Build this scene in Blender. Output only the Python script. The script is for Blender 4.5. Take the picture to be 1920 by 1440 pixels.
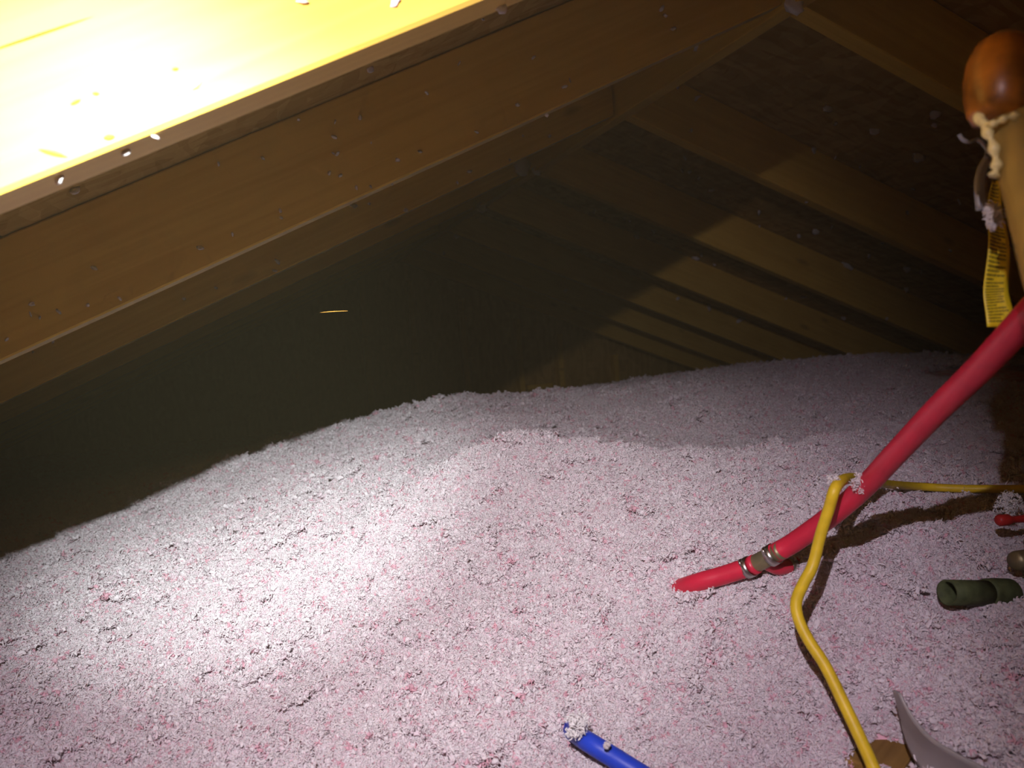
import bpy, bmesh, math, random
import numpy as np
from mathutils import Vector, Matrix, Euler

random.seed(7)
rng = np.random.default_rng(7)
for o in list(bpy.data.objects):
    bpy.data.objects.remove(o, do_unlink=True)
scene = bpy.context.scene
COL = scene.collection

# ------------------------------------------------------------------ camera
CZ = 0.75                                   # camera height above the ceiling boards
FPX, PAN, PITCH, ROLL = 1479.75, 0.3128, -0.0641, -0.0766
_r = Vector((math.cos(PAN), -math.sin(PAN), 0)); _f = Vector((math.sin(PAN), math.cos(PAN), 0)); _u = Vector((0, 0, 1))
FW = _f * math.cos(PITCH) + _u * math.sin(PITCH)
_u2 = _u * math.cos(PITCH) - _f * math.sin(PITCH)
RT = _r * math.cos(ROLL) + _u2 * math.sin(ROLL)
UP = _u2 * math.cos(ROLL) - _r * math.sin(ROLL)
cam_data = bpy.data.cameras.new('camera')
cam = bpy.data.objects.new('camera', cam_data)
COL.objects.link(cam)
cam.matrix_world = Matrix(((RT.x, UP.x, -FW.x, 0), (RT.y, UP.y, -FW.y, 0), (RT.z, UP.z, -FW.z, CZ), (0, 0, 0, 1)))
cam_data.sensor_width = 36; cam_data.sensor_fit = 'HORIZONTAL'
cam_data.lens = FPX / 1920 * 36
cam_data.clip_start = 0.01
cam_data.dof.use_dof = True; cam_data.dof.focus_distance = 0.85; cam_data.dof.aperture_fstop = 9.5
scene.camera = cam

def ray(u, v):
    return FW + RT * ((u - 960) / FPX) + UP * ((720 - v) / FPX)
def at(u, v, k):                            # point at forward distance k on the line of sight of (u, v)
    p = ray(u, v) * k
    return Vector((p.x, p.y, p.z + CZ))

# ------------------------------------------------------------------ world, torch, exposure
world = bpy.data.worlds.new('world'); scene.world = world
world.use_nodes = True
world.node_tree.nodes['Background'].inputs[0].default_value = (1.0, 0.75, 0.48, 1)
world.node_tree.nodes['Background'].inputs[1].default_value = 0.04

LAMP = Vector((-0.07, -0.05, CZ + 0.2265))   # hand torch held up in the rafter bay, left of the camera
def torch(name, watts, color, size, blend, aim, radius=0.004):
    d = bpy.data.lights.new(name, 'SPOT'); d.energy = watts; d.color = color
    d.spot_size = math.radians(size); d.spot_blend = blend; d.shadow_soft_size = radius
    o = bpy.data.objects.new(name, d); COL.objects.link(o); o.location = LAMP
    o.rotation_euler = (Vector(aim) - LAMP).to_track_quat('-Z', 'Y').to_euler()
    return o
torch('torch_core', 47.0, (0.88, 1.0, 0.955), 36, 1.0, at(480, 945, 1.4))
torch('torch_corona', 19.0, (1.0, 0.975, 0.95), 54, 1.0, at(820, 965, 1.15))
torch('torch_spill', 11.5, (0.98, 0.85, 0.99), 92, 0.45, at(560, 1040, 1.05))

vs = scene.view_settings
vs.view_transform = 'Standard'; vs.look = 'None'; vs.gamma = 1; vs.use_curve_mapping = False
vs.exposure = 0.5
scene.cycles.diffuse_bounces = 4; scene.cycles.max_bounces = 6; scene.cycles.adaptive_threshold = .06; scene.cycles.adaptive_min_samples = 10; scene.cycles.use_light_tree = False
scene.cycles.sample_clamp_indirect = 4

HAZE = .0205
# ------------------------------------------------------------------ helpers
def link(name, me, mat=None, parent=None):
    o = bpy.data.objects.new(name, me); COL.objects.link(o)
    if mat is not None and hasattr(me, 'materials') and not me.materials: me.materials.append(mat)
    if parent: o.parent = parent
    return o
def tag(o, label=None, cat=None, group=None, kind=None):
    if label: o['label'] = label
    if cat: o['category'] = cat
    if group: o['group'] = group
    if kind: o['kind'] = kind
    return o
def empty(name, loc=(0, 0, 0), rot=(0, 0, 0)):
    o = bpy.data.objects.new(name, None); COL.objects.link(o); o.empty_display_size = .02
    o.location = loc; o.rotation_euler = rot
    return o
def mesh_from(name, verts, faces, smooth=False):
    me = bpy.data.meshes.new(name); me.from_pydata([tuple(v) for v in verts], [], faces); me.update()
    if smooth: me.polygons.foreach_set('use_smooth', [True] * len(me.polygons))
    return me
def box_mesh(name, x0, x1, y0, y1, z0, z1, bevel=0.0):
    bm = bmesh.new(); bmesh.ops.create_cube(bm, size=1)
    for v in bm.verts:
        v.co = Vector(((x0 + x1) / 2 + v.co.x * (x1 - x0), (y0 + y1) / 2 + v.co.y * (y1 - y0), (z0 + z1) / 2 + v.co.z * (z1 - z0)))
    if bevel: bmesh.ops.bevel(bm, geom=bm.edges[:], offset=bevel, segments=2, affect='EDGES', profile=.5)
    me = bpy.data.meshes.new(name); bm.to_mesh(me); bm.free(); return me
def smooth_path(pts, n):
    """Catmull-Rom through points (any dimension)."""
    P = np.array([list(p) for p in pts], float)
    P = np.vstack([2 * P[0] - P[1], P, 2 * P[-1] - P[-2]])
    out = []
    for i in range(1, len(P) - 2):
        for t in np.linspace(0, 1, n, endpoint=False):
            a, b, c, d = P[i - 1], P[i], P[i + 1], P[i + 2]
            out.append(.5 * ((2 * b) + (-a + c) * t + (2 * a - 5 * b + 4 * c - d) * t * t + (-a + 3 * b - 3 * c + d) * t ** 3))
    out.append(P[-2]); return np.array(out)
def tube_mesh(name, path, radii, seg=20, caps=True, flat=1.0, inner=None):
    """Swept tube; `inner` (radius factor) leaves both ends open with a wall thickness."""
    P = [Vector(p[:3]) for p in path]; n = len(P)
    if not hasattr(radii, '__len__'): radii = [radii] * n
    T = [(P[min(i + 1, n - 1)] - P[max(i - 1, 0)]).normalized() for i in range(n)]
    nrm = T[0].orthogonal().normalized(); frames = []
    for i in range(n):
        nrm = (nrm - T[i] * nrm.dot(T[i])).normalized(); frames.append((nrm, T[i].cross(nrm)))
    V, F = [], []
    def rings(fac):
        base = len(V)
        for i in range(n):
            a, b = frames[i]
            for s in range(seg):
                t = 2 * math.pi * s / seg
                V.append(P[i] + (a * math.cos(t) + b * math.sin(t) * flat) * radii[i] * fac)
        return base
    b0 = rings(1)
    for i in range(n - 1):
        for s in range(seg):
            q = b0 + i * seg; s2 = (s + 1) % seg
            F.append((q + s, q + s2, q + seg + s2, q + seg + s))
    if inner:
        b1 = rings(inner)
        for i in range(n - 1):
            for s in range(seg):
                q = b1 + i * seg; s2 = (s + 1) % seg
                F.append((q + s, q + seg + s, q + seg + s2, q + s2))
        for s in range(seg):
            s2 = (s + 1) % seg
            F.append((b0 + s, b1 + s, b1 + s2, b0 + s2))
            e0, e1 = b0 + (n - 1) * seg, b1 + (n - 1) * seg
            F.append((e0 + s, e0 + s2, e1 + s2, e1 + s))
    elif caps:
        F.append(tuple(range(b0 + seg - 1, b0 - 1, -1))); e = b0 + (n - 1) * seg; F.append(tuple(range(e, e + seg)))
    return mesh_from(name, V, F, True)

# ---- numpy gradient noise
_perm = rng.permutation(256); _perm = np.concatenate([_perm, _perm])
_grad = np.stack([np.cos(np.arange(16) * math.pi / 8), np.sin(np.arange(16) * math.pi / 8)], -1)
def noise2(x, y, seed=0):
    x = x + seed * 17.37; y = y - seed * 9.71
    xi = np.floor(x).astype(int); yi = np.floor(y).astype(int); xf = x - xi; yf = y - yi
    xi &= 255; yi &= 255
    def g(ix, iy, dx, dy):
        h = _perm[_perm[ix & 255] + (iy & 255)] & 15
        return _grad[h, 0] * dx + _grad[h, 1] * dy
    u = xf * xf * xf * (xf * (xf * 6 - 15) + 10); v = yf * yf * yf * (yf * (yf * 6 - 15) + 10)
    a = g(xi, yi, xf, yf); b = g(xi + 1, yi, xf - 1, yf); c = g(xi, yi + 1, xf, yf - 1); d = g(xi + 1, yi + 1, xf - 1, yf - 1)
    return (a + (b - a) * u) + ((c + (d - c) * u) - (a + (b - a) * u)) * v
def noise3(P, s, seed=0):
    return (noise2(P[:, 0] * s, P[:, 1] * s + P[:, 2] * s * .7, seed) + noise2(P[:, 1] * s + 3.1, P[:, 2] * s - P[:, 0] * s * .6, seed + 1)) * .7

# ------------------------------------------------------------------ materials
def new_mat(name):
    m = bpy.data.materials.new(name); m.use_nodes = True
    nt = m.node_tree; return m, nt, nt.nodes['Principled BSDF']
def N(nt, kind, **kw):
    n = nt.nodes.new(kind)
    for k, v in kw.items():
        if k.startswith('i_'): n.inputs[int(k[2:])].default_value = v
        else: setattr(n, k, v)
    return n
def ramp(nt, stops, fac=None):
    r = N(nt, 'ShaderNodeValToRGB'); e = r.color_ramp.elements
    while len(e) < len(stops): e.new(.5)
    for el, (p, c) in zip(e, stops): el.position = p; el.color = (*c, 1)
    if fac is not None: nt.links.new(fac, r.inputs[0])
    return r
def matte(name):
    m = bpy.data.materials.new(name); m.use_nodes = True; nt = m.node_tree
    nt.nodes.remove(nt.nodes['Principled BSDF']); d = N(nt, 'ShaderNodeBsdfDiffuse')
    nt.links.new(d.outputs[0], nt.nodes['Material Output'].inputs[0]); return m, nt, d
def pine(name, base, dark, rough=.62, spec=.25, knots=True):
    m, nt, bs = matte(name); L = nt.links
    tc = N(nt, 'ShaderNodeTexCoord')
    inf = N(nt, 'ShaderNodeObjectInfo')
    off = N(nt, 'ShaderNodeVectorMath', operation='ADD'); L.new(tc.outputs['Object'], off.inputs[0])
    mul = N(nt, 'ShaderNodeMath', operation='MULTIPLY', i_1=31.0); L.new(inf.outputs['Random'], mul.inputs[0])
    L.new(mul.outputs[0], off.inputs[1])
    mp = N(nt, 'ShaderNodeMapping'); mp.inputs['Scale'].default_value = (2.2, 60, 60); L.new(off.outputs[0], mp.inputs[0])
    n1 = N(nt, 'ShaderNodeTexNoise'); n1.inputs['Scale'].default_value = 1.6; n1.inputs['Detail'].default_value = 2; n1.inputs['Distortion'].default_value = .6
    L.new(mp.outputs[0], n1.inputs[0])
    mp2 = N(nt, 'ShaderNodeMapping'); mp2.inputs['Scale'].default_value = (5, 9, 9); L.new(off.outputs[0], mp2.inputs[0])
    n2 = N(nt, 'ShaderNodeTexNoise'); n2.inputs['Scale'].default_value = 1.3; n2.inputs['Detail'].default_value = 1; L.new(mp2.outputs[0], n2.inputs[0])
    mx = N(nt, 'ShaderNodeMix', data_type='FLOAT'); mx.inputs[0].default_value = .45
    L.new(n1.outputs[0], mx.inputs[2]); L.new(n2.outputs[0], mx.inputs[3])
    r = ramp(nt, [(.36, dark), (.60, base)], mx.outputs[0])
    col = r.outputs[0]
    if knots:
        mp3 = N(nt, 'ShaderNodeMapping'); mp3.inputs['Scale'].default_value = (3.6, 9, 9); L.new(off.outputs[0], mp3.inputs[0])
        vo = N(nt, 'ShaderNodeTexVoronoi'); vo.inputs['Scale'].default_value = 1.0; L.new(mp3.outputs[0], vo.inputs[0])
        kr = ramp(nt, [(.05, (1, 1, 1)), (.13, (0, 0, 0))], vo.outputs['Distance'])
        kf = N(nt, 'ShaderNodeMath', operation='MULTIPLY', i_1=.55); L.new(kr.outputs[0], kf.inputs[0])
        mk = N(nt, 'ShaderNodeMix', data_type='RGBA'); L.new(kf.outputs[0], mk.inputs[0]); L.new(col, mk.inputs[6])
        mk.inputs[7].default_value = (dark[0] * .45, dark[1] * .38, dark[2] * .4, 1); col = mk.outputs[2]
    L.new(col, bs.inputs[0])
    # faint sheen of planed timber at grazing angles
    gl = N(nt, 'ShaderNodeBsdfGlossy'); gl.inputs['Roughness'].default_value = .42
    lw = N(nt, 'ShaderNodeFresnel'); lw.inputs[0].default_value = 1.2
    ms = N(nt, 'ShaderNodeMixShader'); L.new(lw.outputs[0], ms.inputs[0]); L.new(bs.outputs[0], ms.inputs[1]); L.new(gl.outputs[0], ms.inputs[2])
    L.new(ms.outputs[0], nt.nodes['Material Output'].inputs[0])
    return m
M_PINE = pine('pine_wood', (.87, .565, .105), (.78, .47, .075))
M_SHADEWOOD = pine('shaded_timber', (.34, .20, .06), (.20, .11, .03))  # shade of the hollow put into the wood colour
def osb(name):
    m, nt, bs = matte(name); L = nt.links
    tc = N(nt, 'ShaderNodeTexCoord')
    wn = N(nt, 'ShaderNodeTexNoise'); wn.inputs['Scale'].default_value = 6; L.new(tc.outputs['Object'], wn.inputs[0])
    ad = N(nt, 'ShaderNodeMix', data_type='VECTOR'); ad.inputs[0].default_value = .06
    L.new(tc.outputs['Object'], ad.inputs[4]); L.new(wn.outputs['Color'], ad.inputs[5])
    outs = []
    for sc, rot in (((14, 60, 9), .5), ((52, 16, 9), -.3)):
        mp = N(nt, 'ShaderNodeMapping'); mp.inputs['Scale'].default_value = sc; mp.inputs['Rotation'].default_value = (0, 0, rot); L.new(ad.outputs[1], mp.inputs[0])
        vo = N(nt, 'ShaderNodeTexVoronoi'); vo.inputs['Scale'].default_value = 1; L.new(mp.outputs[0], vo.inputs[0]); outs.append(vo)
    sp = N(nt, 'ShaderNodeSeparateColor'); L.new(outs[0].outputs['Color'], sp.inputs[0])
    sp2 = N(nt, 'ShaderNodeSeparateColor'); L.new(outs[1].outputs['Color'], sp2.inputs[0])
    av = N(nt, 'ShaderNodeMath', operation='ADD'); L.new(sp.outputs[0], av.inputs[0]); L.new(sp2.outputs[1], av.inputs[1])
    hf = N(nt, 'ShaderNodeMath', operation='MULTIPLY', i_1=.5); L.new(av.outputs[0], hf.inputs[0])
    r = ramp(nt, [(.1, (.40, .235, .06)), (.5, (.50, .31, .09)), (.9, (.60, .39, .13))], hf.outputs[0])
    L.new(r.outputs[0], bs.inputs[0])
    return m
M_OSB = osb('strand_board')
def plain(name, col, rough=.5, spec=.5, metal=0.0, var=0.0, scale=60, trans=0.0):
    m, nt, bs = new_mat(name); L = nt.links
    bs.inputs['Base Color'].default_value = (*col, 1); bs.inputs['Roughness'].default_value = rough
    bs.inputs['Specular IOR Level'].default_value = spec; bs.inputs['Metallic'].default_value = metal
    bs.inputs['Transmission Weight'].default_value = trans
    if var:
        tc = N(nt, 'ShaderNodeTexCoord'); n = N(nt, 'ShaderNodeTexNoise'); n.inputs['Scale'].default_value = scale; n.inputs['Detail'].default_value = 4
        L.new(tc.outputs['Object'], n.inputs[0])
        r = ramp(nt, [(.3, tuple(c * (1 - var) for c in col)), (.7, tuple(min(1, c * (1 + var)) for c in col))], n.outputs[0])
        L.new(r.outputs[0], bs.inputs['Base Color'])
    return m
def fluff(name, stops, scale=0, through=0):
    m = bpy.data.materials.new(name); m.use_nodes = True; nt = m.node_tree; L = nt.links
    nt.nodes.remove(nt.nodes['Principled BSDF'])
    d = N(nt, 'ShaderNodeBsdfDiffuse')
    if through:
        t = N(nt, 'ShaderNodeBsdfTranslucent'); t.inputs[0].default_value = (.95, .58, .66, 1)
        mx = N(nt, 'ShaderNodeMixShader'); mx.inputs[0].default_value = through
        L.new(d.outputs[0], mx.inputs[1]); L.new(t.outputs[0], mx.inputs[2]); L.new(mx.outputs[0], nt.nodes['Material Output'].inputs[0])
    else: L.new(d.outputs[0], nt.nodes['Material Output'].inputs[0])
    if scale:
        tc = N(nt, 'ShaderNodeTexCoord'); n = N(nt, 'ShaderNodeTexNoise'); n.inputs['Scale'].default_value = scale; n.inputs['Detail'].default_value = 1
        L.new(tc.outputs['Object'], n.inputs[0]); f = n.outputs[0]
    else:
        inf = N(nt, 'ShaderNodeObjectInfo'); f = inf.outputs['Random']
    r = ramp(nt, stops, f); L.new(r.outputs[0], d.inputs[0])
    return m
M_TUFT = fluff('glass_wool_flake', [(0, (1, 1, 1))], through=.28)
_nt = M_TUFT.node_tree; _va = N(_nt, 'ShaderNodeVertexColor', layer_name='tint')
_nt.links.new(_va.outputs[0], [n for n in _nt.nodes if n.bl_idname == 'ShaderNodeBsdfDiffuse'][0].inputs[0])
M_BASE = fluff('glass_wool_bed', [(.30, (.80, .40, .48)), (.50, (.86, .60, .66)), (.68, (.9, .76, .80))], 60)  # pinker than the flakes: scattered light in the crevices put into the bed colour
M_FLECK = fluff('glass_wool_fleck', [(0, (.85, .78, .78)), (1, (.95, .93, .92))], through=.15)
M_RED = plain('red_pipe_plastic', (.62, .02, .055), .38, .45, var=.08)
M_BLUE = plain('blue_pipe_plastic', (.02, .06, .55), .42, .4, var=.06)
M_BRASS = plain('bronze_fitting', (.26, .22, .12), .45, .5, .55, var=.2)
M_STEEL = plain('steel_clamp', (.55, .53, .50), .28, .5, 1.0)
M_CABLE = plain('yellow_cable_sheath', (.72, .50, .02), .45, .4, var=.12, scale=90)
M_GREEN = plain('dull_green_pipe', (.07, .085, .035), .7, .25, var=.35, scale=120)
M_REDCAP = plain('red_handle_plastic', (.45, .02, .02), .45, .4)
M_AMBER = plain('amber_resin', (.36, .125, .012), .34, .5, var=.6, scale=70)
M_TAN = plain('tan_pipe', (.36, .235, .055), .45, .4, var=.15, scale=25)
M_GLUE = plain('glue_bead', (.85, .72, .33), .25, .6, var=.12)
M_GREY = plain('grey_plastic_strip', (.42, .38, .37), .35, .5, trans=.25)
M_CLEAR = plain('clear_grey_plastic', (.55, .53, .55), .2, .6, trans=.5)
M_INK = plain('stamp_ink', (.03, .025, .02), .9, .1)
M_SPLINTER = plain('orange_splinter', (.9, .45, .08), .6, .2)
M_GYPSUM = plain('ceiling_board', (.6, .57, .5), .9, .1, var=.05)

# ------------------------------------------------------------------ roof geometry constants
M = 0.4189; XR = 0.8646; ZR = CZ + 0.4949; SP = 0.61
YD = {1: 0.4455}
for n in range(2, 9): YD[n] = 1.0791 + (n - 2) * SP
YG = 1.0791 + 7 * SP                       # inside face of the gable end
DV = 0.140                                 # rafter depth measured vertically
TH = 0.038
ANG = math.atan(M)

# ------------------------------------------------------------------ structure: floor, sheathing, gable
fl = link('floor', box_mesh('floor', -2.3, 3.9, -1.2, YG, -.013, 0), M_GYPSUM); tag(fl, kind='structure')
SL = 3.3                                   # slope length of the sheathing
for side in ('left', 'right'):
    sg = -1 if side == 'left' else 1
    root = empty('ceiling_' + side, (XR, 0, ZR + DV), (0, sg * ANG, 0))
    tag(root, kind='structure')
    for c in range(3):
        a = .012 + c * 1.22; b = min(a + 1.2165, SL)
        y = -1.2 - (.6 if c % 2 else 0)
        while y < YG - .05:
            y0, y1 = max(y, -1.2), min(y + 2.0, YG - .002)
            if y1 - y0 > .05:
                x0, x1 = (a, b) if sg > 0 else (-b, -a)
                link('osb_panel', box_mesh('osb_panel', x0, x1, y0 + .0015, y1 - .0015, 0, .012), M_OSB, root)
            y += 2.0
def gable_profile(x): return ZR + DV - M * abs(x - XR)
gw = mesh_from('wall_gable', [(x, y, z) for y in (YG, YG + .012) for (x, z) in ((-2.2, 0), (3.9, 0), (3.9, max(.02, gable_profile(3.9))), (XR, gable_profile(XR)), (-2.2, max(.02, gable_profile(-2.2))))],
               [(0, 1, 2, 3, 4), (9, 8, 7, 6, 5)] + [(i, 5 + i, 5 + (i + 1) % 5, (i + 1) % 5) for i in range(5)])
gw = link('wall_gable', gw, M_OSB); tag(gw, kind='structure')
def yplane(u, v, y): r_ = ray(u, v); return at(u, v, y / r_.y)
for u in (690, 780, 872, 973, 1048, 1150):
    p = yplane(u, 700, YG); top = gable_profile(p.x) - DV - .01
    link('stud', box_mesh('stud', p.x - .019, p.x + .019, YG - .064, YG - .001, .02, top, .001), M_PINE, gw)
pa, pb = yplane(985, 726, YG), yplane(1032, 719, YG)
link('blocking', box_mesh('blocking', pa.x, pb.x, YG - .05, YG - .001, pa.z - .02, pa.z + .018, .001), M_PINE, gw)

# ------------------------------------------------------------------ haze volume added to lift the dark parts of the attic
hm = bpy.data.materials.new('haze_veil'); hm.use_nodes = True
hm.node_tree.nodes.clear()
_ho = hm.node_tree.nodes.new('ShaderNodeOutputMaterial'); _hv = hm.node_tree.nodes.new('ShaderNodeVolumeScatter')
_hv.inputs['Color'].default_value = (1, .88, .5, 1); _hv.inputs['Density'].default_value = HAZE
hm.node_tree.links.new(_hv.outputs[0], _ho.inputs['Volume'])
haze = link('added_haze', box_mesh('added_haze', -2.6, 4.2, -1.4, YG + .1, -.1, ZR + DV + .1), hm)
tag(haze, 'thin added haze veiling the dark attic air', 'haze', kind='stuff')
# ------------------------------------------------------------------ ridge board and rafters
rb = link('ridge_board', box_mesh('ridge_board', XR - .016, XR + .016, -1.2, YG - .07, ZR - .016, ZR + DV - .018, .0015), M_PINE)
# grain follows local x: turn the board's mesh so its length is local x
rb.data.transform(Matrix.Rotation(-math.pi / 2, 4, 'Z')); rb.rotation_euler = (0, 0, math.pi / 2)
tag(rb, 'pale ridge board running along the peak where left and right rafters meet', 'ridge board')

def rafter_mesh(length, depth, th, seed, cut=.0005):
    """Board lying along local +x from the ridge, local z up (perpendicular to slope), y thickness; ends plumb cut."""
    nx = 40; V = []; F = []; e = .0022
    prof = [(0 + e, 0), (th - e, 0), (th, e), (th, depth - e), (th - e, depth), (e, depth), (0, depth - e), (0, e)]
    rs = random.Random(seed)
    for i in range(nx + 1):
        t = i / nx
        wob = .0008 * math.sin(t * 9 + seed) + .0005 * math.sin(t * 31 + seed * 2)
        for (y, z) in prof:
            x = cut + t * length + -z * M * (1 - t)
            V.append((x, y + wob, z + wob * .6))
    k = len(prof)
    for i in range(nx):
        for j in range(k):
            a = i * k + j; b = i * k + (j + 1) % k
            F.append((a, b, b + k, a + k))
    F.append(tuple(range(k))[::-1]); F.append(tuple(nx * k + j for j in range(k)))
    return mesh_from('rafter', V, F)
ORD = {2: 'second', 3: 'third', 4: 'fourth', 5: 'fifth', 6: 'sixth', 7: 'seventh', 8: 'eighth'}
DP = DV * math.cos(ANG)
RAFT = {}
for n in range(1, 9):
    for side in ('left', 'right'):
        sg = -1 if side == 'left' else 1
        me = rafter_mesh(2.95, DP - .001, TH, n * 2 + sg, .006 if (n, side) == (3, 'left') else .0005)
        if sg < 0:                                   # mirror along x for the left slope
            for v in me.vertices: v.co.x *= -1
            me.flip_normals()
        o = link('rafter', me, M_PINE)
        o.location = (XR + sg * .0165, YD[n], ZR - M * .0165)
        o.rotation_euler = (0, sg * ANG, 0)
        # local z perpendicular to slope leans; keep the top under the sheathing
        RAFT[(n, side)] = o
        if n == 1 and side == 'left': lab = 'bright yellow rafter glaring in the torch light at the top left'
        elif n == 1: lab = 'nearest right-hand rafter, mate of the brightly lit one'
        elif n == 2 and side == 'left': lab = 'broad brown rafter directly behind the bright yellow one'
        elif n == 3 and side == 'left': lab = 'narrow tan rafter band below the broad brown rafter, third on the left slope'
        elif n == 2: lab = 'right-hand rafter with dark ink stamp, running behind the tan pipe'
        else: lab = '%s rafter from the viewer on the %s roof slope' % (ORD[n], side)
        tag(o, lab, 'rafter', '%s slope rafters' % side)
# ink stamp on the second right rafter's underside
def stamp_mesh():
    V, F = [], []; rs = random.Random(4)
    for i in range(26):
        cx = rs.uniform(.035, .085); cy = rs.uniform(.010, .030); rx = rs.uniform(.002, .006); ry = rs.uniform(.0008, .0022); b = len(V)
        for s in range(8):
            t = s * math.pi / 4; V.append((cx + rx * math.cos(t), cy + ry * math.sin(t), -.0004 - i * 1e-5))
        F.append(tuple(range(b, b + 8))[::-1])
    return mesh_from('stamp', V, F)
tag(link('grade_stamp', stamp_mesh(), M_INK, RAFT[(2, 'right')]), 'smudged black ink stamp')

# ------------------------------------------------------------------ tuft shapes
def tuft_mesh(name, seed, sub=2, amp=.55, flat=.7):
    bm = bmesh.new(); bmesh.ops.create_icosphere(bm, subdivisions=sub, radius=1)
    P = np.array([v.co[:] for v in bm.verts])
    d = 1 + amp * np.abs(noise3(P, 1.7, seed)) * 1.6 + .45 * noise3(P, 3.6, seed + 5) - .25
    rs = np.random.default_rng(seed); st = rs.uniform(.6, 1.25, 3); st[2] *= flat
    P = P * d[:, None] * st
    for v, p in zip(bm.verts, P): v.co = Vector(p)
    me = bpy.data.meshes.new(name); bm.to_mesh(me); bm.free()
    me.polygons.foreach_set('use_smooth', [True] * len(me.polygons)); return me
def strand_tuft(name, seed, lump=.8):
    """Lump of wool with several curled strands around it."""
    rs = np.random.default_rng(seed); bm = bmesh.new()
    t = tuft_mesh('t', seed, 2, .9, .6); t.transform(Matrix.Scale(lump, 4)); bm.from_mesh(t); bpy.data.meshes.remove(t)
    for k in range(9):
        a = Vector(rs.normal(size=3)); a.normalize(); b = Vector(rs.normal(size=3)); b = (b - a * b.dot(a)).normalized()
        c0 = a * rs.uniform(.3, .9); w = rs.uniform(.35, .9); pts = []
        for q in np.linspace(0, rs.uniform(1.8, 4.2), 6):
            pts.append(c0 + a * (.5 * w * math.sin(q)) + b * (w * (1 - math.cos(q))) + a.cross(b) * .12 * q)
        t = tube_mesh('t', pts, [.10, .16, .2, .2, .15, .07], 5, flat=.6); bm.from_mesh(t); bpy.data.meshes.remove(t)
    me = bpy.data.meshes.new(name); bm.to_mesh(me); bm.free()
    me.polygons.foreach_set('use_smooth', [True] * len(me.polygons)); return me
def flake_mesh(name, seed, n=6):
    """Thin curled flake of glass wool with a ragged outline."""
    rs = np.random.default_rng(seed); V, F = [], []
    cur = rs.uniform(.5, 1.5); tw = rs.uniform(-.8, .8)
    for top in (0, 1):
        for i in range(n + 1):
            for j in range(n + 1):
                x = (i / n - .5) * 2.2; y = (j / n - .5) * 1.3 * (1 - .25 * abs(x))
                ed = (abs(i / n - .5) > .4) or (abs(j / n - .5) > .4)
                if ed and top == 0: x += rs.uniform(-.18, .18); y += rs.uniform(-.18, .18)
                z = cur * (.5 * y * y - .2 * x * x) + tw * x * y * .5 + rs.uniform(-.06, .06)
                V.append([x, y, z])
    m = (n + 1) ** 2
    for k in range(m): V[m + k][0] = V[k][0] * .9; V[m + k][1] = V[k][1] * .9; V[m + k][2] = V[k][2] + .2
    q = lambda t, i, j: t * m + i * (n + 1) + j
    for i in range(n):
        for j in range(n):
            F.append((q(0, i, j), q(0, i, j + 1), q(0, i + 1, j + 1), q(0, i + 1, j)))
            F.append((q(1, i, j), q(1, i + 1, j), q(1, i + 1, j + 1), q(1, i, j + 1)))
    for i in range(n):
        F.append((q(0, i, 0), q(0, i + 1, 0), q(1, i + 1, 0), q(1, i, 0))); F.append((q(0, i, n), q(1, i, n), q(1, i + 1, n), q(0, i + 1, n)))
        F.append((q(0, 0, i), q(1, 0, i), q(1, 0, i + 1), q(0, 0, i + 1))); F.append((q(0, n, i), q(0, n, i + 1), q(1, n, i + 1), q(1, n, i)))
    return mesh_from(name, V, F, True)

# ------------------------------------------------------------------ flecks stuck on the timbers
bpy.context.view_layer.update()
dg = bpy.context.evaluated_depsgraph_get()
def cast(u, v):
    d = ray(u, v).normalized(); o0 = Vector((0, 0, CZ))
    ok, loc, nrm, idx, ob, mt = scene.ray_cast(dg, o0, d)
    return (loc, nrm, ob) if ok else (None, None, None)
FLK = [tuft_mesh('fleck', s, 2, .7, .6) for s in (11, 12, 13)]
for me in FLK: me.materials.append(M_FLECK)
def fleck(u, v, px, name='insulation_fleck', label=None, group=None, aspect=1.0):
    loc, nrm, ob = cast(u, v)
    if loc is None: return None
    k = (loc - Vector((0, 0, CZ))).dot(FW); r_ = px * 1.25 * k / FPX / 2
    o = link(name, random.choice(FLK)); o.location = loc + nrm * r_ * .3
    o.rotation_euler = Euler((random.uniform(0, 6), random.uniform(0, 6), random.uniform(0, 6)))
    o.scale = (r_ * aspect, r_ / max(1, aspect ** .5), r_ * .8)
    base = ob
    if base.parent is not None: base = base.parent
    if label is None:
        where = {'ceiling_left': 'left roof boards', 'ceiling_right': 'right roof boards', 'ridge_board': 'pale ridge board', 'wall_gable': 'far gable wall'}.get(base.name)
        if where is None:
            for (n, side), rf in RAFT.items():
                if rf is base:
                    where = {(1, 'left'): 'bright yellow rafter', (2, 'left'): 'broad brown rafter', (3, 'left'): 'narrow tan rafter band below the broad brown one', (2, 'right'): 'stamped right-hand rafter'}.get((n, side), '%s rafter of the %s slope' % (ORD.get(n, 'first'), side))
        label = 'tiny white insulation fleck stuck to the ' + str(where); group = 'insulation flecks on the ' + str(where)
    tag(o, label, 'insulation fleck' if name == 'insulation_fleck' else 'insulation tuft', group)
    return o
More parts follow.
